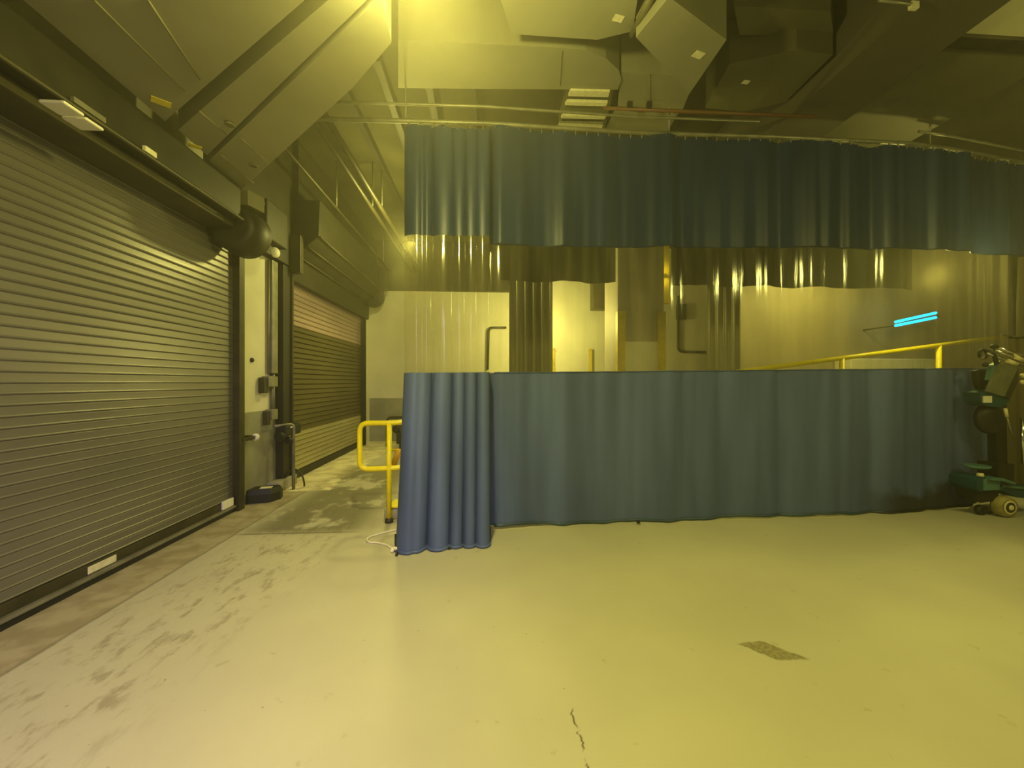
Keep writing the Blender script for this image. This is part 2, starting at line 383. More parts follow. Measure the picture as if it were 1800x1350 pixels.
# housing of shutter 2: sloped front with pressed ribs
h2 = thing('shutter_hood', 'ribbed dark hood above the farther shutter', 'hood')
prof = [(WX, 2.98), (WX+.10, 2.98), (WX+.12, 3.32), (WX+.46, 3.62), (WX+.48, 4.15), (WX, 4.15)]
MB().extr([(x, S2a+.1, z) for x, z in prof], (0, 3.75, 0)).build('housing', M['dark'], h2)
for (x, z) in ((WX+.15, 3.34), (WX+.30, 3.47), (WX+.47, 3.62)):
    MB().tube([(x+.01, S2a+.1, z-.005), (x+.01, S2b+.1, z-.005)], .014, 8).build('pressed_rib', M['dark2'], h2)
MB().lathe((WX+.25, S2b-.1, 3.50), (0, 1, 0), [(0, .2), (.03, .25), (.25, .25), (.28, .2)]).build('drum_end', M['dark'], h2)
MB().box(WX+.42, WX+.62, S2b-.25, S2b+.1, 3.64, 4.1, .02).build('motor_box', M['dark'], h2)

# ------------------------------------------------------------------ column fittings between shutters
gp = thing('guide_post', 'slim dark steel guide post beside the farther shutter', 'post')
MB().box(WX, WX+.11, 5.72, 5.93, .14, 3.12, .006).build('channel', M['dark'], gp)
MB().box(WX, WX+.14, 5.92, 5.96, .14, 3.12, .004).build('flange', M['dark2'], gp)
cd = thing('conduit', 'grey flat conduit running down the column', 'conduit')
MB().box(WX, WX+.07, 5.52, 5.66, 1.6, 3.12, .008).build('trunking', M['steel'], cd)
MB().tube([(WX+.03, 5.60, 1.1), (WX+.03, 5.60, 1.6)], .025).build('lower_pipe', M['steel'], cd)
MB().tube([(WX+.03, 5.50, 1.6), (WX+.03, 5.50, 3.1)], .012).build('side_pipe', M['steel'], cd)
jb = thing('junction_box', 'small grey junction box with a flap on the conduit', 'box')
MB().box(WX+.005, WX+.10, 5.38, 5.60, 1.42, 1.56, .008).build('body', M['steel'], jb)
MB().box(WX+.005, WX+.08, 5.30, 5.40, 1.34, 1.54, .006).build('cover', M['dark2'], jb)
jb2 = thing('junction_box', 'small dark switch box low on the column', 'box')
MB().box(WX+.005, WX+.10, 5.46, 5.60, .98, 1.12, .008).build('body', M['steel'], jb2)
MB().box(WX+.005, WX+.07, 5.40, 5.47, .92, 1.1, .006).build('cover', M['dark2'], jb2)
p = hit(485, 444, x=WX+.14)
al = thing('alarm_bell', 'round white alarm bell under the motor box', 'bell')
MB().lathe((WX+.11, p.y, p.z), (1, -.5, 0), [(0, .055), (.02, .07), (.04, .065), (.06, .03), (.065, .01)]).build('gong', M['white'], al)
MB().box(WX+.075, WX+.12, p.y-.05, p.y+.05, p.z-.05, p.z+.05, .005).build('back_box', M['dark2'], al)
# knot-like bolt on the wall
p = hit(442, 633, x=WX)
tag(MB().lathe((WX, p.y, p.z), (1, 0, 0), [(0, .03), (.015, .028), (.03, .012)]).build('wall_bolt', M['dark2']), 'rusty bolt head in the white column face', 'bolt')
# lock bar with white cap
lb = thing('lock_bar', 'dark sliding lock bar with a round white end', 'bar')
p = hit(452, 768, x=WX+.10)
MB().box(WX+.07, WX+.10, S1b+.03, p.y, p.z-.02, p.z+.02, .004).build('bar', M['dark2'], lb)
MB().lathe((WX+.085, p.y-.01, p.z), (.5, -1, 0), [(-.02, .035), (0, .045), (.02, .04), (.03, .02)]).build('end_cap', M['white'], lb)
MB().box(WX+.0, WX+.08, p.y-.09, p.y-.06, p.z-.03, p.z+.03).build('bracket', M['dark2'], lb)
# chain hoist gear
hg = thing('hoist_gear', 'black chain hoist gear at waist height on the guide post', 'hoist')
MB().box(WX+.11, WX+.26, 5.50, 5.92, .75, .90, .02).build('gearbox', M['black'], hg)
MB().lathe((WX+.18, 5.44, .76), (0, 1, 0), [(0, .05), (.05, .07), (.1, .06)]).build('chain_wheel', M['black'], hg)
MB().lathe((WX+.22, 5.60, .68), (0, 1, 0), [(0, .04), (.05, .055), (.1, .04)]).build('chain_wheel', M['black'], hg)
MB().box(WX+.26, WX+.262, 5.60, 5.72, .86, .875).build('bright_tab', M['white'], hg)
# bumper hoop
bh = thing('bumper_hoop', 'thin grey pipe hoop standing by the foot of the farther shutter', 'pipe')
f = hit(516, 860, z=0)
def arc_path(pts, r=.05, n=5):
    """round the inner corners of a polyline"""
    pts = [Vector(p) for p in pts]; out = [pts[0]]
    for a, b, c in zip(pts, pts[1:], pts[2:]):
        d1 = (a-b).normalized(); d2 = (c-b).normalized(); rr = min(r, (a-b).length*.49, (c-b).length*.49)
        p0 = b+d1*rr; p1 = b+d2*rr
        for k in range(n+1):
            t = k/n; out.append(p0*(1-t)**2+b*2*t*(1-t)+p1*t*t)
    out.append(pts[-1]); return out
MB().tube(arc_path([(f.x, f.y, 0), (f.x, f.y, .90), (WX+.12, f.y-.25, .90)], .06), .022).build('pipe', M['steel'], bh)
MB().tube(arc_path([(f.x-.16, f.y+.06, 0), (f.x-.16, f.y+.06, .68), (f.x, f.y, .70)], .05), .010, 8).build('thin_pipe', M['steel'], bh)
MB().tube([(f.x-.17+.14*(1-math.cos(a)), f.y+.08, .02+.24*math.sin(a)) for a in [k*PI/14 for k in range(15)]], .012, 8).build('foot_loop', M['dark2'], bh)
MB().box(f.x-.05, f.x-.01, f.y-.10, f.y-.05, .74, .87).build('yellow_bracket', M['yeld'], bh)
# plinth
pl = struct(MB().box(WX, WX+.16, 5.5, 6.02, 0, .14, .01).build('trim_1', M['conc']))
# bait box
bx = thing('bait_box', 'low black plastic bait box with a pale sticker at the column foot', 'box')
c = hit(449, 884, z=0)
body = MB(); bp = [(-.20, -.12, 0), (.12, -.12, 0), (.20, 0.0, 0), (.20, .12, 0), (-.20, .12, 0)]
top = [(x*.86, y*.8, .16) for x, y, z in bp]
lo = [body.bm.verts.new(v) for v in bp]; mi = [body.bm.verts.new((x, y, .10)) for x, y, z in bp]; hi = [body.bm.verts.new(v) for v in top]
for A, B in ((lo, mi), (mi, hi)):
    for k in range(5): body.bm.faces.new((A[k], A[(k+1) % 5], B[(k+1) % 5], B[k]))
body.bm.faces.new(lo[::-1]); body.bm.faces.new(hi)
bo = body.build('body', M['black'], bx)
st = MB().box(-.02, .11, -.06, .03, .158, .166, .002).build('sticker', M['stick'], bx)
bx.location = (c.x+.03, c.y+.10, 0); bx.rotation_euler = (0, 0, .25)

# ------------------------------------------------------------------ strip curtain
def path_y(x):
    P = [(-.9, 4.02), (0, 4.03), (1.6, 4.13), (3.1, 4.15), (4.8, 4.22), (5.5, 4.32), (6.5, 4.52), (8.5, 4.9)]
    for (a, ya), (b, yb) in zip(P, P[1:]):
        if x <= b: return ya+(yb-ya)*(x-a)/(b-a)
    return P[-1][1]
BX = [hit(px, 900, y=3.72).x for px in (708, 759, 795, 817, 838, 861)]
X_J = BX[-1]
rnd = random.Random(3)
W = [(2*PI/l, a, rnd.random()*6.28) for l, a in ((.23, .006), (.37, .012), (.55, .016), (.9, .018), (1.7, .02), (.14, .003))]
def zb(x): return 1.575+.012*x
def zt(x): return 2.87+.027*x
def ztop(x): return (3.88 if x < X_J else 4.06+.02*x)
def surf(x, z, band):
    """y of the curtain surface and x shift"""
    if x < X_J:
        base = 3.80
        for a, b in zip(BX, BX[1:]):
            if a <= x <= b:
                t = (x-a)/(b-a); bulge = math.sqrt(max(0, 1-(2*t-1)**2)); wd = b-a; break
        amp = {'low': .66, 'clear': .22, 'up': .2}[band]
        yy = base-amp*wd*1.0*bulge
        if wd > .2: yy += .025*math.exp(-((x-BX[0]-.17)/.02)**2)
        if band == 'low':
            k = max(0, 1-z/1.6); yy -= .17*k**1.3
        sx = -.04*max(0, 1-z/1.6)*(1-(x-BX[0])/(X_J-BX[0])) if band == 'low' else 0
        return yy, sx
    yy = path_y(x)
    am = {'low': .75+.7*max(0, (z-.9))**1, 'clear': .5, 'up': 1.0}[band]
    s = sum(a*math.sin(k*x+ph+.25*math.sin(z*1.3+ph)) for k, a, ph in W)
    u = min(1, (x-X_J)/.12)
    return yy+am*s*u - 0.0, 0
XS = []
for a, b in zip(BX, BX[1:]):
    n = 18 if b-a > .15 else 12
    XS += [a+(b-a)*(1-math.cos(PI*k/n))/2 for k in range(n)]
def band_mesh(xs, f0, f1, rows, band, hem=0.):
    mb = MB(); G = []
    for x in xs:
        col = []
        for r in range(rows+1):
            z = f0(x)+(f1(x)-f0(x))*r/rows
            y, sx = surf(x, z, band); col.append(mb.bm.verts.new((x+sx, y, z)))
        G.append(col)
    for A, B in zip(G, G[1:]):
        for r in range(rows):
            f = mb.bm.faces.new((A[r], B[r], B[r+1], A[r+1])); f.smooth = True
    return mb
cur = thing('strip_curtain', 'tall blue dock curtain with a clear vinyl band, bunched at its open end', 'curtain')
def lin(a, b, st): n = max(1, int((b-a)/st)); return [a+(b-a)*k/n for k in range(n+1)]
xe_low = 6.2
z0f = lambda x: .015+(.02*math.sin(x*2.1+1)+.012*math.sin(x*5.3) if x > X_J else 0)+.03*max(0, min(1, x-4.6))
o = band_mesh(XS+[X_J]+lin(X_J+.004, xe_low, .022)[0:], z0f, zb, 26, 'low').build('lower_panel', M['blue'], cur); o['label'] = 'opaque blue lower band'
XC = 6.40
o = band_mesh(XS+[X_J]+lin(X_J+.004, XC, .022), zb, zt, 10, 'clear').build('clear_panel', M['clear'], cur); o['label'] = 'clear vinyl window band'
o = band_mesh(XS+[X_J]+lin(X_J+.004, 8.3, .022), zt, ztop, 14, 'up').build('upper_panel', M['blueu'], cur); o['label'] = 'blue upper band painted darker as unlit'
o = band_mesh(lin(XC+.1, 8.3, .022), lambda x: 2.02+.03*math.sin(x*4), zt, 8, 'clear').build('clear_panel', M['clear'], cur); o['label'] = 'clear vinyl band past the seam'
# seam strap between the clear panels
zs = [2.05+k*(zt(6.45)-2.05)/10 for k in range(11)]
mb = MB(); prev = None
for z in zs:
    t = (z-2.05)/(zt(6.45)-2.05); wd = .02+.05*t
    y, _ = surf(6.45, z, 'clear'); cx = 6.47
    a = [mb.bm.verts.new((cx-wd*.7, y-.02, z)), mb.bm.verts.new((cx, y-.045, z)), mb.bm.verts.new((cx+wd, y-.02, z))]
    if prev:
        for k in range(2): f = mb.bm.faces.new((prev[k], prev[k+1], a[k+1], a[k])); f.smooth = True
    prev = a
mb.build('seam_flap', M['dark2'], cur)
# hem at the floor
def hemtube(xs, r, name, m):
    mb = MB(); pts = []
    for x in xs:
        y, sx = surf(x, z0f(x), 'low'); pts.append((x+sx, y, max(z0f(x), r*.9)))
    mb.tube(pts, r, 8); return mb.build(name, m, cur)
hemtube(XS+[X_J], .014, 'hem', M['blue'])
hemtube(lin(X_J+.05, xe_low, .03), .016, 'hem', M['hem'])
# welt lines where the bands are welded
for fn, nm, r in ((zb, 'weld_seam', .006), (zt, 'weld_seam', .007)):
    mb = MB(); band = 'low' if fn is zb else 'up'
    xs = lin(X_J+.05, XC if fn is zb else 8.2, .04)
    mb.tube([(x, surf(x, fn(x), band)[0]-.004, fn(x)) for x in xs], r, 6); mb.build(nm, M['blue'] if fn is zb else M['blueu'], cur)
# straps at the corner
p = hit(709, 950, y=3.6)
MB().tube([(BX[0]-.035, 3.60, .13), (BX[0]-.03, 3.575, .06), (BX[0]-.01, 3.545, .012), (BX[0]+.005, 3.44, .008)], .012, 6).build('tie_strap', M['black'], cur)
p = hit(795, 962, z=.01)
MB().tube([(p.x+.05, p.y+.06, .03), (p.x+.02, p.y+.01, .012), (p.x-.03, p.y-.03, .01)], .010, 6).build('tie_strap', M['black'], cur)
p = hit(1120, 914, y=4.08)
MB().ball((p.x, p.y-.03, .03), .02).build('hem_knot', M['black'], cur)
# the track above
trk = thing('curtain_track', 'pale galvanised curtain track under the ceiling ducts', 'track')
def ztop(x): return 4.06+.02*x
xs = [-1.9, -.9, 0, 1.6, 3.1, 4.8, 5.4, 6.2, 8.3]
MB().tube([(x, path_y(max(x, -.9)), ztop(x)+.035) for x in xs], .022, 8).build('rail', M['steel'], trk)
MB().tube([(x, path_y(max(x, -.9))-.02, ztop(x)+.19) for x in (-1.9, -.9, 0, 1.6, 2.95)], .014, 8).build('upper_pipe', M['steel'], trk)
MB().tube([(x, path_y(x)-.02, ztop(x)+.17) for x in (4.9, 5.4, 6.2, 8.3)], .014, 8).build('upper_pipe', M['steel'], trk)
for x in (-1.8, -.8, 1.95, 5.1, 7.0):
    MB().tube([(x, path_y(x), ztop(x)+.03), (x, path_y(x), CZ)], .008, 6).build('hanger_rod', M['steel'], trk)
mb = MB()
for k in range(75):
    x = -.75+k*.12
    if x > 8.2: break
    y, _ = surf(x, ztop(x), 'up'); mb.tube([(x, y, ztop(x)-.02 if x > X_J else 3.87), (x, path_y(x), ztop(x)+.03)], .006, 5)
mb.build('hooks', M['steel'], trk)['kind'] = 'stuff'

# tan curtain / tarp at the right
tp = thing('brown_tarpaulin', 'brown tarpaulin hanging behind the teal lift', 'tarp')
mb = MB(); G = []
for x in lin(6.72, 8.9, .03):
    y = 4.82+.03*math.sin(x*9)+.02*math.sin(x*23)+.1*(x-6.7)
    zt_ = 2.09+.022*math.sin(x*6)+.02*(x-6.7)
    G.append([mb.bm.verts.new((x, y+.01*math.sin(z*3+x*7), z*zt_)) for z in [k/14 for k in range(15)]])
for A, B in zip(G, G[1:]):
    for r in range(14): f = mb.bm.faces.new((A[r], B[r], B[r+1], A[r+1])); f.smooth = True
mb.build('sheet', M['tan'], tp)
mb = MB(); mb.tube([(x, 4.82+.03*math.sin(x*9)+.02*math.sin(x*23)+.1*(x-6.7), 2.09+.022*math.sin(x*6)+.02*(x-6.7)) for x in lin(6.72, 8.9, .03)], .014, 8)
mb.build('top_cord', M['dark2'], tp)

# ------------------------------------------------------------------ yellow railing
rl = thing('guard_rail', 'bright yellow tubular guard rail standing at the curtain opening', 'railing')
f = hit(684, 918, z=0)
ry = f.y
def rp(px, py, y=None): return hit(px, py, y=ry if y is None else y)
a = rp(700, 742); 
tl, bl = rp(629, 744), rp(629, 825)
trr = rp(712, 737); brr = rp(712, 818)
end_t = Vector((.25, ry+.25, trr.z+.01)); end_b = Vector((.25, ry+.25, brr.z+.01))
MB().tube(arc_path([end_b, (f.x, ry, bl.z+.005), (bl.x+.02, ry, bl.z), (tl.x+.02, ry, tl.z), (f.x, ry, tl.z), end_t], .09, 8), .027, 14).build('hoop', M['yel'], rl)
MB().tube([(f.x, ry, .0), (f.x, ry, tl.z)], .026, 14).build('post', M['yel'], rl)
MB().tube([(.22, ry+.24, .0), (.22, ry+.24, tl.z+.01)], .021, 14).build('post', M['yel'], rl)
MB().lathe((f.x, ry, 0), (0, 0, 1), [(0, .045), (.035, .04), (.05, .022)]).build('foot', M['dark2'], rl)
# kerb with yellow edge behind the foot
kb = thing('kerb_block', 'grey concrete kerb block with yellow painted top edge', 'kerb')
MB().box(f.x-.08, f.x+1.1, ry+.08, ry+.30, 0, .13, .03).build('block', M['conc'], kb)
MB().box(f.x-.02, f.x+1.08, ry+.06, ry+.32, .128, .155, .01).build('painted_top', M['yel'], kb)
# farther railing
r2 = thing('guard_rail', 'second orange-yellow rail with diagonal brace farther behind the curtain', 'railing')
by = 7.0
def q(px, py, y=by): return hit(px, py, y=y)
MB().tube([q(688, 791), q(760, 793)], .022, 10).build('top_rail', M['yel'], r2)
MB().tube([q(702, 790), Vector((q(690, 850).x, by, .0))], .05, 8).build('brace', M['orange'], r2)
MB().tube([Vector((q(758, 793).x, by, 0)), q(758, 793)], .022, 10).build('post', M['yel'], r2)
# brown pipe by far wall
p1, p2, p3 = hit(681, 780, y=9.3), hit(681, 734, y=9.3), hit(740, 733, y=9.3)
bp_ = thing('wall_pipe', 'olive bent pipe before the far wall wainscot', 'pipe')
MB().tube(arc_path([(p1.x, 9.3, 0), p2, p3, (p3.x, 9.3, 0)], .1), .03, 10).build('pipe', M['dark2'], bp_)
p = hit(704, 768, y=8.9)
vt = thing('valve_stand', 'dark valve on a stand beyond the yellow rail', 'valve')
MB().tube([(p.x, 8.9, 0), (p.x, 8.9, p.z+.25)], .03, 8).build('stem', M['dark'], vt)
MB().box(p.x-.08, p.x+.1, 8.84, 8.96, p.z-.15, p.z+.1, .02).build('valve_body', M['dark'], vt)
MB().lathe((p.x-.08, 8.88, p.z+.17), (0, 1, 0), [(-.03, .05), (0, .09), (.03, .05)]).build('hand_wheel', M['dark'], vt)

# rope on the floor
pts = [(697, 931), (683, 934), (668, 938), (652, 943), (645, 948), (649, 953), (662, 954), (677, 957), (690, 964), (698, 968)]
P3 = [hit(a_, b_, z=.008) for a_, b_ in pts]
fine = []
for i in range(len(P3)-1):
    p0 = P3[max(0, i-1)]; p1_ = P3[i]; p2_ = P3[i+1]; p3_ = P3[min(len(P3)-1, i+2)]
    for k in range(6):
        t = k/6
        fine.append(.5*((2*p1_)+(p2_-p0)*t+(2*p0-5*p1_+4*p2_-p3_)*t*t+(3*p1_-p0-3*p2_+p3_)*t**3))
fine.append(P3[-1])
rp_ = thing('rope', 'thin cream rope curled on the floor by the curtain corner', 'rope')
MB().tube(fine, .008, 8).build('cord', M['rope'], rp_)
kn = MB()
for k in range(6): kn.ball((P3[-1].x-.02+.02*math.sin(k*2.1), P3[-1].y+.02*math.cos(k*1.7), .018+.006*(k % 2)), .018, sub=2)
kn.build('knot', M['rope'], rp_)

# ------------------------------------------------------------------ beyond the curtain
# pillar with corner guards
py0 = 6.9
xa, xb = hit(1086, 500, y=py0).x, hit(1168, 500, y=py0).x
pc = thing('concrete_pillar', 'square pale pillar with yellow corner guards behind the clear vinyl', 'pillar')
MB().box(xa, xb, py0, py0+.8, 0, CZ, .02).build('shaft', mat('pillar_paint', (.40, .36, .30), .6, vary=.1), pc)
MB().box(xa+.1, xb-.06, py0-.012, py0, 0, 2.2).build('painted_panel', M['wall'], pc)
for (x0, x1) in ((xa, xa+.13), (xb-.12, xb+.02)):
    MB().box(x0-.01, x1, py0-.02, py0+.1, 0, 2.74, .004).build('corner_guard', M['yeld'], pc)
MB().box(xb+.02, xb+.14, py0+.1, py0+.16, 2.9, 4.1, .01).build('cable_tray', M['yeld'], pc)
# dark valances of the inner curtain
def valance(px0, px1, pyb, y, label):
    a_, b_ = hit(px0, pyb, y=y).x, hit(px1, pyb, y=y).x
    zb_ = hit(px1, pyb, y=y).z
    mb = MB(); G = []
    for x in lin(a_, b_, .05):
        yy = y+.025*math.sin(x*8)+.015*math.sin(x*19)
        G.append([mb.bm.verts.new((x, yy, z)) for z in (zb_+.015*math.sin(x*6), (zb_+4.3)/2, 4.3)])
    for A, B in zip(G, G[1:]):
        for r in range(2): f = mb.bm.faces.new((A[r], B[r], B[r+1], A[r+1])); f.smooth = True
    t = thing('curtain_valance', label, 'curtain', 'inner curtain bands'); mb.build('sheet', M['navy'], t)
    MB().tube([(a_-.1, y, 4.32), (b_+.1, y, 4.32)], .02, 8).build('rail', M['steel'], t)
    for x in (a_+.2, b_-.2): MB().tube([(x, y, 4.3), (x, y, CZ)], .01, 6).build('hanger_rod', M['steel'], t)
    return t
valance(880, 1081, 497, 6.6, 'near-black hanging curtain band ending at the pale pillar')
valance(1178, 1604, 508, 6.2, 'longest near-black hanging curtain band, ending above the ramp rail')
# stacked clouded vinyl
def stack(px0, px1, y, label, m):
    a_, b_ = hit(px0, 600, y=y).x, hit(px1, 600, y=y).x
    mb = MB(); G = []
    for x in lin(a_, b_, .012):
        yy = y+.05*abs(math.sin((x-a_)*22))
        G.append([mb.bm.verts.new((x, yy, z)) for z in (.02, 1.6, 3.3)])
    for A, B in zip(G, G[1:]):
        for r in range(2): f = mb.bm.faces.new((A[r], B[r], B[r+1], A[r+1])); f.smooth = True
    return tag(mb.build('vinyl_stack', m), label, 'curtain')
M['stackd'] = mat('grey_vinyl_stack', (.36, .34, .22), .35, vary=.3, vscale=5, stretch=(2, 1, .05))
stack(895, 972, 6.75, 'grey stacked vinyl panel left of the pale doorway wall', M['stackd'])
stack(1243, 1302, 6.4, 'greenish stacked vinyl panel right of the pillar', M['stackd'])
# olive partition behind the ramp
xa2 = hit(1302, 600, y=7.6).x
pn = struct(MB().box(xa2, 12.7, 7.6, 7.75, 0, CZ).build('wall_ramp', mat('olive_partition', (.40, .35, .20), .6, vary=.25, vscale=2, stretch=(1, 1, .3))))
# yellow door edge bits on far wall
a_ = hit(973, 600, y=9.9); b_ = hit(1045, 600, y=9.9)
dr = struct(bpy.data.objects.new('door_3', None)); C.objects.link(dr)
MB().box(a_.x+.08, b_.x-.08, FY-.06, FY-.01, 0, 2.25, .01).build('door_leaf', M['wall'], dr)
for x in (a_.x, b_.x-.08): MB().box(x, x+.08, FY-.09, FY-.01, 0, 2.35, .01).build('door_post', M['yeld'], dr)
# conduits on far wall
def conduit(pts, label, r=.03):
    P_ = [hit(a1, b1, y=FY-.05) for a1, b1 in pts]
    t = thing('wall_conduit', label, 'conduit'); MB().tube(arc_path(P_, .12), r, 8).build('pipe', M['dark2'], t); return t
conduit([(1192, 520), (1192, 618), (1240, 619)], 'thin bent conduit on the pale wall right of the pillar')
conduit([(857, 650), (859, 576), (890, 576)], 'thin square conduit on the pale wall behind the bunched vinyl')
p = hit(1198, 548, y=FY-.1)
tag(MB().box(p.x-.12, p.x+.12, FY-.14, FY-.02, p.z-.2, p.z+.2, .02).build('wall_speaker', M['dark']), 'small dark wall box right of the pillar', 'box')
p = hit(1062, 530, y=9.5)
hl = thing('hanging_heater', 'dark box hanging near the far wall left of the pillar', 'heater')
MB().box(p.x-.3, p.x+.12, 9.4, 9.7, p.z-.2, p.z+.7, .03).build('case', M['dark2'], hl)
MB().tube([(p.x-.1, 9.55, p.z+.68), (p.x-.1, 9.55, CZ)], .02, 8).build('hanger', M['dark2'], hl)

# ramp rail
ra = thing('ramp_handrail', 'yellow sloping handrail rising behind the clear vinyl', 'railing')
yr = 5.35
A, B = hit(1340, 648, y=yr), hit(1757, 593, y=yr)
MB().tube([A-(B-A)*.15, B], .032, 12).build('top_rail', M['yel'], ra)
MB().tube([A-(B-A)*.15-Vector((0, 0, .5)), B-Vector((0, 0, .5))], .028, 12).build('mid_rail', M['yel'], ra)
for px in (1315, 1480, 1650):
    P_ = hit(px, 640, y=yr); t = (P_.x-A.x)/(B.x-A.x)
    MB().tube([(P_.x, yr, 0), (P_.x, yr, A.z+(B.z-A.z)*t)], .032, 12).build('post', M['yel'], ra)
# pale ledge seen under the rail
p = hit(1480, 640, y=7.4); p2 = hit(1600, 630, y=7.4)
tag(MB().box(p.x, p2.x+.4, 7.2, 7.58, 0, p.z+.1, .02).build('storage_cabinet', M['stick']), 'low yellowish cabinet behind the handrail', 'cabinet')
# pair of slanted glowing cyan tubes
bl_ = thing('cyan_glow_tubes', 'slanted glowing cyan double tube seen through the clear vinyl', 'light')
cy = mat('cyan_glow', (.0, .4, .6), emit=(.0, .45, 1.0), estr=4.5)
yl = 6.9
for dz in (0, 8):
    a1, b1 = hit(1574, 569+dz*.8-3, y=yl), hit(1645, 553+dz-3, y=yl)
    MB().tube([a1, b1], .024, 10).build('glow_tube', cy, bl_)
a1, b1 = hit(1570, 573, y=yl+.1), hit(1650, 556, y=yl+.1)
MB().tube([a1, b1], .02, 6).build('back_rail', M['dark2'], bl_)
for P_ in (a1, b1): MB().tube([P_, (P_.x, 7.62, P_.z)], .012, 6).build('bracket', M['dark2'], bl_)

# ------------------------------------------------------------------ ducts and beams overhead
def zpoly(pts, z): return [(max(hit(a1, b1, z=z).x, WX+.14), hit(a1, b1, z=z).y) for a1, b1 in pts]
def duct(name, label, pts, z, h=.5, m='duct', seams=(), cat='duct'):
    t = thing(name, label, cat)
    MB().prism(zpoly(pts, z), z, z+h).build('casing', M[m], t)
    for s in seams:
        MB().tube([hit(*s[0], z=z-.004), hit(*s[1], z=z-.002)], .006, 6).build('seam', M['ductd'], t)
    return t
def paper(t, px, py, z, s=.05, m='stick', rot=.7):
    p = hit(px, py, z=z)
    c_, s_ = math.cos(rot), math.sin(rot)
    poly = [(p.x+(a1*c_-b1*s_)*s, p.y+(a1*s_+b1*c_)*s) for a1, b1 in ((-1, -.7), (1, -.7), (1, .7), (-1, .7))]
    MB().prism(poly, z-.004, z-.001).build('paper_tag', M[m], t)
def disc(t, px, py, z, r=.035):
    p = hit(px, py, z=z); MB().lathe((p.x, p.y, z-.012), (0, 0, 1), [(0, r*.9), (.011, r)]).build('access_cap', M['ductd'], t)
ZD = 3.50
A_ = duct('air_duct', 'wide grey duct with a yellow tag above the nearest shutter', [(-60, -86), (290, 213), (640, -90)], ZD, .5, 'duct', seams=[((165, 0), (325, 160)), ((260, 0), (352, 140))])
paper(A_, 283, 179, ZD, .055, 'sticky')
B_ = duct('air_duct', 'grey duct with a small yellow tag, beside a narrow dark gap', [(313, 228), (364, 273), (640, 5), (705, -60), (646, -60)], ZD+.005, .5, 'duct', seams=[((350, 195), (400, 238))])
paper(B_, 343, 257, ZD, .045, 'sticky'); disc(B_, 404, 218, ZD)
C_ = duct('air_duct', 'outermost grey duct of the slanted group, ending by the dark motor', [(357, 296), (412, 343), (443, 317), (622, 152), (688, 75), (672, -8), (370, 280)], ZD-.0, .5, 'duct', seams=[((388, 272), (446, 322)), ((425, 245), (470, 285))])
disc(C_, 445, 290, ZD)
# vertical drop of duct C to the wall
tmp = hit(443, 318, z=ZD)
dd = thing('duct_drop', 'short pale duct drop hanging beside the shutter hood end', 'duct')
MB().prism([(-2.72, 4.34), (-2.48, 4.32), (-2.42, 4.52), (-2.72, 4.6)], 3.33, 3.49).build('casing', M['ductd'], dd)
struct(MB().box(WX, WX+.12, 4.66, S2a+.05, 3.14, CZ).box(WX, WX+.2, S2a+.05, FY, 4.16, CZ).build('trim_9', M['dark']))
# pipes on the ceiling along the room
for (px, py, r, lab) in ((578, 350, .03, 'pipe nearest the far shutter hood, running along the ceiling'), (556, 217, .045, 'thicker middle pipe running along the ceiling'), (600, 250, .05, 'inner pipe of three running along the ceiling')):
    p = hit(px, py, z=4.25)
    t = thing('ceiling_pipe', lab, 'pipe')
    MB().tube([(p.x, 2.6, 4.25), (p.x, FY-.12, 4.25)], r*.7, 10).build('pipe', M['dark2'], t)
    for y in (3.6, 6.5, 9.4): MB().tube([(p.x, y, 4.25), (p.x, y, CZ)], .01, 6).build('hanger', M['steel'], t)
# deck ribs
for k in range(5):
    x = -2.2+k*.5
    struct(MB().box(x, x+.08, 4.3, FY, CZ-.12, CZ).build('trim_%d' % (k+3), M['dark']))
struct(MB().box(WX+.12, .6, FY-.12, FY, 3.78, CZ).build('trim_10', M['dark']))
# beam along the room
p = hit(1367, 222, z=4.34); q_ = hit(1448, 240, z=4.34)
struct(MB().box(p.x, q_.x, -3.9, 7.6, 4.34, CZ).build('trim_2', M['beam']))
# right duct
p = hit(1448, 240, z=4.42); r_ = hit(1598, 251, z=4.42)
rd = thing('air_duct', 'wide flat grey duct alongside the big ceiling beam', 'duct')
x0, x1 = q_.x+.03, r_.x
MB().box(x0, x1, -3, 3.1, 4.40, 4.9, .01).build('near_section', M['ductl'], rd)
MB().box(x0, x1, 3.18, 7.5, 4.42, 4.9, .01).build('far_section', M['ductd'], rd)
MB().box(x0-.02, x1+.02, 3.08, 3.2, 4.37, 4.9, .01).build('flange', M['dark2'], rd)
# elbow and main duct in middle
z = 4.40
El = duct('duct_elbow', 'curved pale duct elbow turning above the curtain', [(700, 70), (990, 84), (1030, 88), (1065, 102), (1088, 124), (1092, 140), (1086, 158), (700, 155)], z, .5, 'duct', seams=[((988, 90), (985, 150))])
D2 = duct('air_duct', 'pale crosswise duct section beyond the elbow', [(1092, 127), (1185, 133), (1212, 163), (1200, 192), (1086, 187)], z+.02, .5, 'duct', seams=[((1142, 131), (1144, 189))])
D3 = duct('air_duct', 'low pale duct section just above the curtain track', [(1080, 196), (1192, 200), (1172, 232), (1062, 230)], z+.05, .45, 'duct')
G_ = thing('louvre_grille', 'pale louvred grille with four slats above the track', 'grille')
for (y0, y1, xa_, xb_) in ((159, 169, 1003, 1072), (179, 185, 997, 1068), (203, 208, 990, 1065), (217, 226, 984, 1060)):
    MB().prism(zpoly([(xa_, y0), (xb_, y0+2), (xb_-3, y1+2), (xa_-4, y1)], 4.38), 4.38, 4.41).build('louvre', M['stick'], G_)
MB().prism(zpoly([(1000, 157), (1078, 159), (1062, 232), (982, 230)], 4.42), 4.42, 4.6).build('frame', M['ductd'], G_)
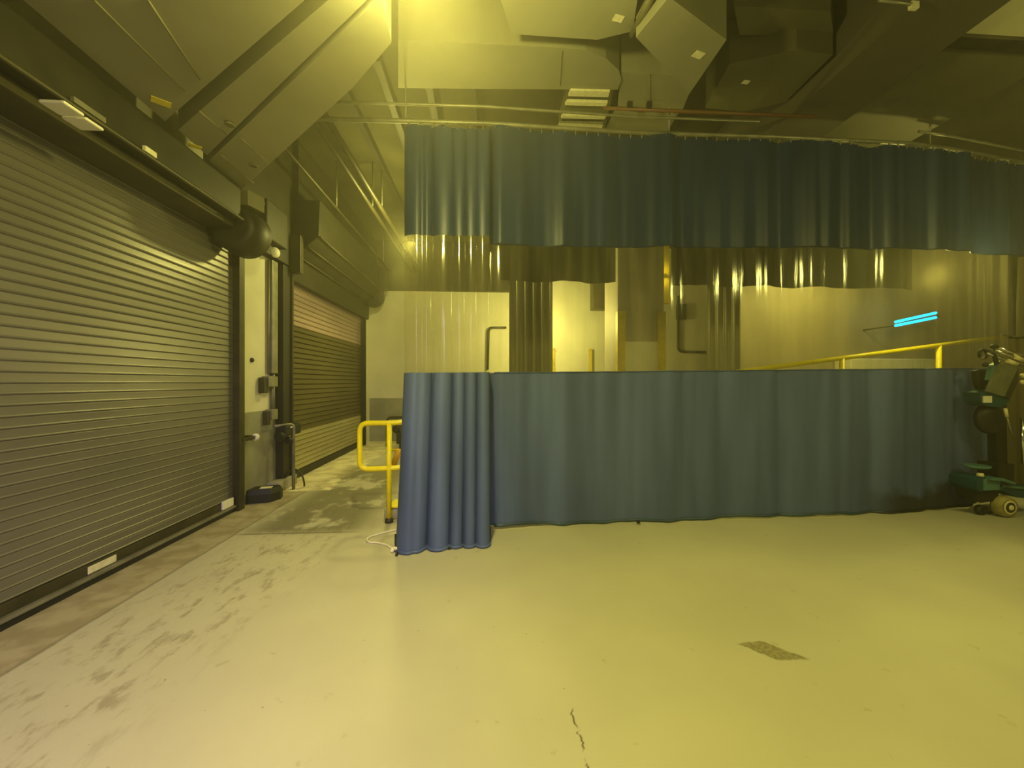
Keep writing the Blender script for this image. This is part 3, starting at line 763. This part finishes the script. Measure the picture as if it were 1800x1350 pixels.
D4 = duct('air_duct', 'tilted grey duct with a cream tag nearer the big beam', [(1160, -40), (1172, 0), (1118, 66), (1184, 134), (1211, 166), (1277, 70), (1170, -10), (1180, -40)], 4.15, .5, 'duct')
paper(D4, 1228, 96, 4.15, .045, 'stick', .3)
D5 = duct('air_duct', 'narrow duct with a cream tag above the lamp side of the elbow', [(860, -60), (1130, -60), (1112, 55), (1050, 70), (900, 60)], 4.3, .4, 'duct')
paper(D5, 1087, 32, 4.3, .04, 'stick', .2)
tag(MB().tube([hit(1112, 62, z=4.25), hit(1152, -20, z=4.25)], .03, 8).build('ceiling_pipe', M['ductd']), 'short dark pipe between the two tagged ducts', 'pipe')
D6 = duct('air_duct', 'dark square duct with a white tag beside the big beam', [(1282, 112), (1400, 88), (1464, 96), (1380, 180), (1305, 196), (1240, 190)], 4.5, .4, 'ductd')
paper(D6, 1311, 144, 4.5, .035, 'white', .1)
D7 = duct('air_duct', 'dark plain duct deeper over the curtain end', [(1290, 10), (1460, 20), (1465, 60), (1300, 62)], 4.7, .2, 'ductd')
pp = thing('ceiling_pipe', 'red-brown sprinkler pipe crossing above the curtain', 'pipe')
MB().tube([hit(1060, 190, z=4.3), hit(1430, 205, z=4.3)], .018, 8).build('pipe', mat('brown_pipe', (.16, .08, .03), .5), pp)
for px in (1107, 1141): P_ = hit(px, 190, z=4.3); MB().box(P_.x-.025, P_.x+.025, P_.y-.02, P_.y+.02, 4.3, 4.36).build('clamp', M['dark'], pp)
wp = thing('ceiling_pipe', 'thin pale conduit crossing under the dark ceiling by the beam', 'conduit')
MB().tube([hit(1545, 0, z=4.3), hit(1612, 9, z=4.3)], .012, 6).build('pipe', M['steel'], wp)
P_ = hit(1606, 9, z=4.3); MB().box(P_.x-.03, P_.x+.03, P_.y-.015, P_.y+.015, 4.27, 4.32).build('clip', M['stick'], wp)

# ------------------------------------------------------------------ teal lift at the curtain's end
LY = 4.02
lf = thing('floor_lift', 'teal wheeled floor lift with chrome rods parked at the curtain end', 'lift')
def L(px, py, y=LY): return hit(px, py, y=y)
def slab(pts, y, th, name, m, bev=0): return MB().extr([L(a1, b1, y) for a1, b1 in pts], (0, th, 0)).build(name, M[m], lf)
slab([(1717, 843), (1724, 838), (1760, 841), (1762, 862), (1722, 864), (1717, 858)], LY, .26, 'chassis_nose', 'teal')
slab([(1730, 842), (1758, 842), (1757, 861), (1730, 862)], LY-.012, .012, 'front_plate', 'teall')
slab([(1718, 862), (1758, 862), (1752, 880), (1724, 884), (1716, 874)], LY+.03, .2, 'underside', 'dark')
slab([(1742, 841), (1765, 841), (1786, 849), (1786, 852), (1764, 846), (1742, 844)], LY-.05, .25, 'fender', 'teall')
slab([(1758, 851), (1860, 860), (1860, 882), (1786, 874), (1758, 860)], LY+.02, .14, 'side_arm', 'teal')
slab([(1759, 852), (1860, 862), (1860, 866), (1759, 856)], LY-.0, .03, 'arm_highlight_strip', 'teall')
slab([(1756, 816), (1783, 816), (1783, 846), (1756, 842)], LY+.05, .2, 'battery_box', 'dark')
p = L(1736, 823); MB().lathe((p.x, LY+.1, p.z), (0, 0, 1), [(-.02, .08), (0, .115), (.015, .11)]).build('round_tray', M['teall'], lf)
p = L(1733, 838); MB().lathe((p.x, LY+.05, p.z-.04), (0, 0, 1), [(-.02, .03), (.05, .03), (.07, .025)]).build('light_cap', M['hub'], lf)
# wheels
def wheel(px, yy, rad, nm='wheel'):
    c_ = L(px, 878, yy); zc = rad
    MB().lathe((c_.x, yy, zc), (0, 1, 0), [(-.045, rad*.62), (-.05, rad*.72), (-.045, rad*.92), (-.02, rad), (.03, rad), (.05, rad*.9)], 32).build(nm, M['tyre'], lf)
    MB().lathe((c_.x, yy-.052, zc), (0, 1, 0), [(-.004, rad*.60), (0, rad*.66)], 28).build('rim', M['hub'], lf)
    MB().lathe((c_.x, yy-.060, zc), (0, 1, 0), [(0, rad*.46), (.004, rad*.5)], 28).build('rim_recess', M['dark2'], lf)
    MB().lathe((c_.x, yy-.072, zc), (0, 1, 0), [(0, rad*.14), (.004, rad*.22), (.014, rad*.26)], 28).build('hub', M['hub'], lf)
wheel(1765, 4.03, .115)
wheel(1850, 4.3, .115)
c_ = L(1724, 874, 4.1)
MB().lathe((c_.x, 4.1, .055), (0, 1, 0), [(-.03, .04), (-.02, .055), (.02, .055), (.03, .04)]).build('caster', M['dark'], lf)
# mast and head
slab([(1748, 652), (1768, 652), (1771, 820), (1752, 820)], LY+.16, .08, 'mast', 'dark')
slab([(1722, 690), (1740, 684), (1775, 694), (1776, 704), (1762, 716), (1735, 714), (1724, 706)], LY+.02, .16, 'head_box', 'teal')
slab([(1729, 696), (1744, 696), (1744, 708), (1729, 708)], LY+.008, .01, 'label_plate', 'white')
slab([(1736, 688), (1758, 640), (1790, 646), (1766, 697)], LY-.01, .03, 'tilted_plate', 'plate')
slab([(1746, 642), (1760, 634), (1757, 648), (1746, 670), (1740, 668)], LY+.02, .05, 'hinge_edge', 'teall')
slab([(1790, 646), (1790, 670), (1775, 702), (1766, 697)], LY+.0, .06, 'side_flange', 'dark2')
p = L(1738, 735, LY+.12)
MB().ball((p.x, p.y, p.z), .17, .95, .5, 1.05).build('counterweight', M['black'], lf)
slab([(1714, 652), (1722, 650), (1726, 690), (1718, 676)], LY+.12, .04, 'cable_loop', 'dark')
slab([(1722, 650), (1748, 650), (1738, 684), (1728, 686)], LY+.14, .06, 'backing_panel', 'dark')
for a1, b1 in (((1733, 620), (1800, 643)), ((1748, 615), (1812, 638)), ((1755, 611), (1815, 632))):
    MB().tube([L(*a1), L(*b1)], .014, 10).build('chrome_rod', M['chrome'], lf)
for a1, b1 in (((1771, 634), (1787, 640)), ((1784, 627), (1798, 633))):
    MB().tube([L(*a1, LY-.005), L(*b1, LY-.005)], .022, 10).build('rod_sleeve', M['hub'], lf)
p = L(1732, 622); MB().tube([(p.x+.045*math.cos(t), LY+.02, p.z+.045*math.sin(t)) for t in [k*2*PI/20 for k in range(20)]], .016, 8, True).build('hook_ring', M['dark'], lf)
MB().tube([L(1737, 618), L(1748, 625), L(1752, 640)], .02, 8).build('hook_arm', M['dark'], lf)
p = L(1732, 641); MB().ball(p, .026).build('ball_end', M['dark'], lf)
p = L(1727, 629); MB().ball(p, .018).build('ball_end', M['steel'], lf)
p = L(1747, 609); MB().ball(p, .03, 1.2, 1, .8).build('knob', M['dark'], lf)
MB().tube([L(1767, 718), L(1770, 733)], .016, 8).build('lever_grip', M['hub'], lf)
MB().tube([L(1770, 733), L(1779, 765)], .009, 8).build('lever', M['steel'], lf)
MB().tube([L(1797, 735), L(1799, 815)], .018, 8).build('bright_tube', M['chrome'], lf)
for py in (660, 672): p = L(1798, py); MB().ball(p, .024).build('ball_end', M['hub'], lf)

# ------------------------------------------------------------------ lights
def lamp(name, kind, loc, energy, col, size=.15, target=None, spot=None):
    l = bpy.data.lights.new(name, kind); l.energy = energy; l.color = col
    if kind == 'AREA': l.size = size
    elif kind in ('POINT', 'SPOT'): l.shadow_soft_size = size
    if spot: l.spot_size = spot; l.spot_blend = 1.0
    o = bpy.data.objects.new(name, l); C.objects.link(o); o.location = loc
    if target is not None: o.rotation_euler = (Vector(target)-Vector(loc)).to_track_quat('-Z', 'Y').to_euler()
    return o
YEL = (1.0, .91, .27)
lamp('main_lamp', 'POINT', (-.33, 1.78, 3.42), 200, YEL, .10)
lamp('main_downlight', 'SPOT', (-.33, 1.78, 3.38), 230, YEL, .12, (.5, 2.4, 0), math.radians(125))
lamp('right_downlight', 'SPOT', (4.0, 1.6, 3.9), 240, YEL, .2, (3.4, 2.1, 0), math.radians(110))
lamp('right_duct_fill', 'POINT', (5.4, 1.4, 3.4), 100, YEL, .2)  # unseen fill light added to brighten the right duct
lamp('shutter_lamp', 'POINT', (-1.25, 6.5, 3.7), 130, YEL, .12)
lamp('shutter_downlight', 'SPOT', (-1.6, 7.6, 3.7), 170, YEL, .12, (-1.6, 7.2, 0), math.radians(120))
lamp('unseen_inner_lamp', 'POINT', (3.2, 7.05, 3.4), 70, YEL, .15)  # unseen lamp added to light the partition and the ceiling behind
lamp('unseen_inner_lamp', 'POINT', (1.3, 8.6, 2.8), 190, YEL, .15)
lamp('ramp_rail_fill', 'POINT', (6.0, 4.95, 2.9), 70, YEL, .15)  # unseen fill lights added to brighten the sloping handrail
lamp('ramp_rail_fill', 'POINT', (6.2, 6.4, 3.6), 120, YEL, .15)
lamp('daylight', 'SPOT', (-.6, -1.9, 2.4), 720, (.92, .68, 1.0), .8, (-2.4, 1.4, 0), math.radians(85))

w = bpy.data.worlds.new('world'); sc.world = w; w.use_nodes = True
nt = w.node_tree; bg = nt.nodes['Background']; bg.inputs[0].default_value = (.35, .32, .12, 1); bg.inputs[1].default_value = .15
GLARE_HAZE = True  # scattering added to give the lens glare glow around the main lamp
if GLARE_HAZE:
    vs = nt.nodes.new('ShaderNodeVolumeScatter'); vs.inputs['Color'].default_value = (1, .95, .6, 1); vs.inputs['Density'].default_value = .019
    vs.inputs['Anisotropy'].default_value = .6
    out = [n for n in nt.nodes if n.type == 'OUTPUT_WORLD'][0]
    nt.links.new(vs.outputs[0], out.inputs['Volume'])
sc.cycles.max_bounces = 6; sc.cycles.diffuse_bounces = 3; sc.cycles.glossy_bounces = 3; sc.cycles.transparent_max_bounces = 12
sc.cycles.volume_bounces = 0
sc.cycles.sample_clamp_indirect = 4
sc.cycles.use_denoising = True

# ------------------------------------------------------------------ camera
cam = bpy.data.cameras.new('camera'); co = bpy.data.objects.new('camera', cam); C.objects.link(co)
co.location = CAM; co.rotation_euler = (PI/2, 0, -YAW)
cam.sensor_width = 36; cam.lens = FPX/1800*36; cam.shift_y = -3/1800; cam.clip_start = .05; cam.clip_end = 100
sc.camera = co
sc.view_settings.view_transform = 'Standard'; sc.view_settings.look = 'None'; sc.view_settings.exposure = 0.0; sc.view_settings.gamma = .88
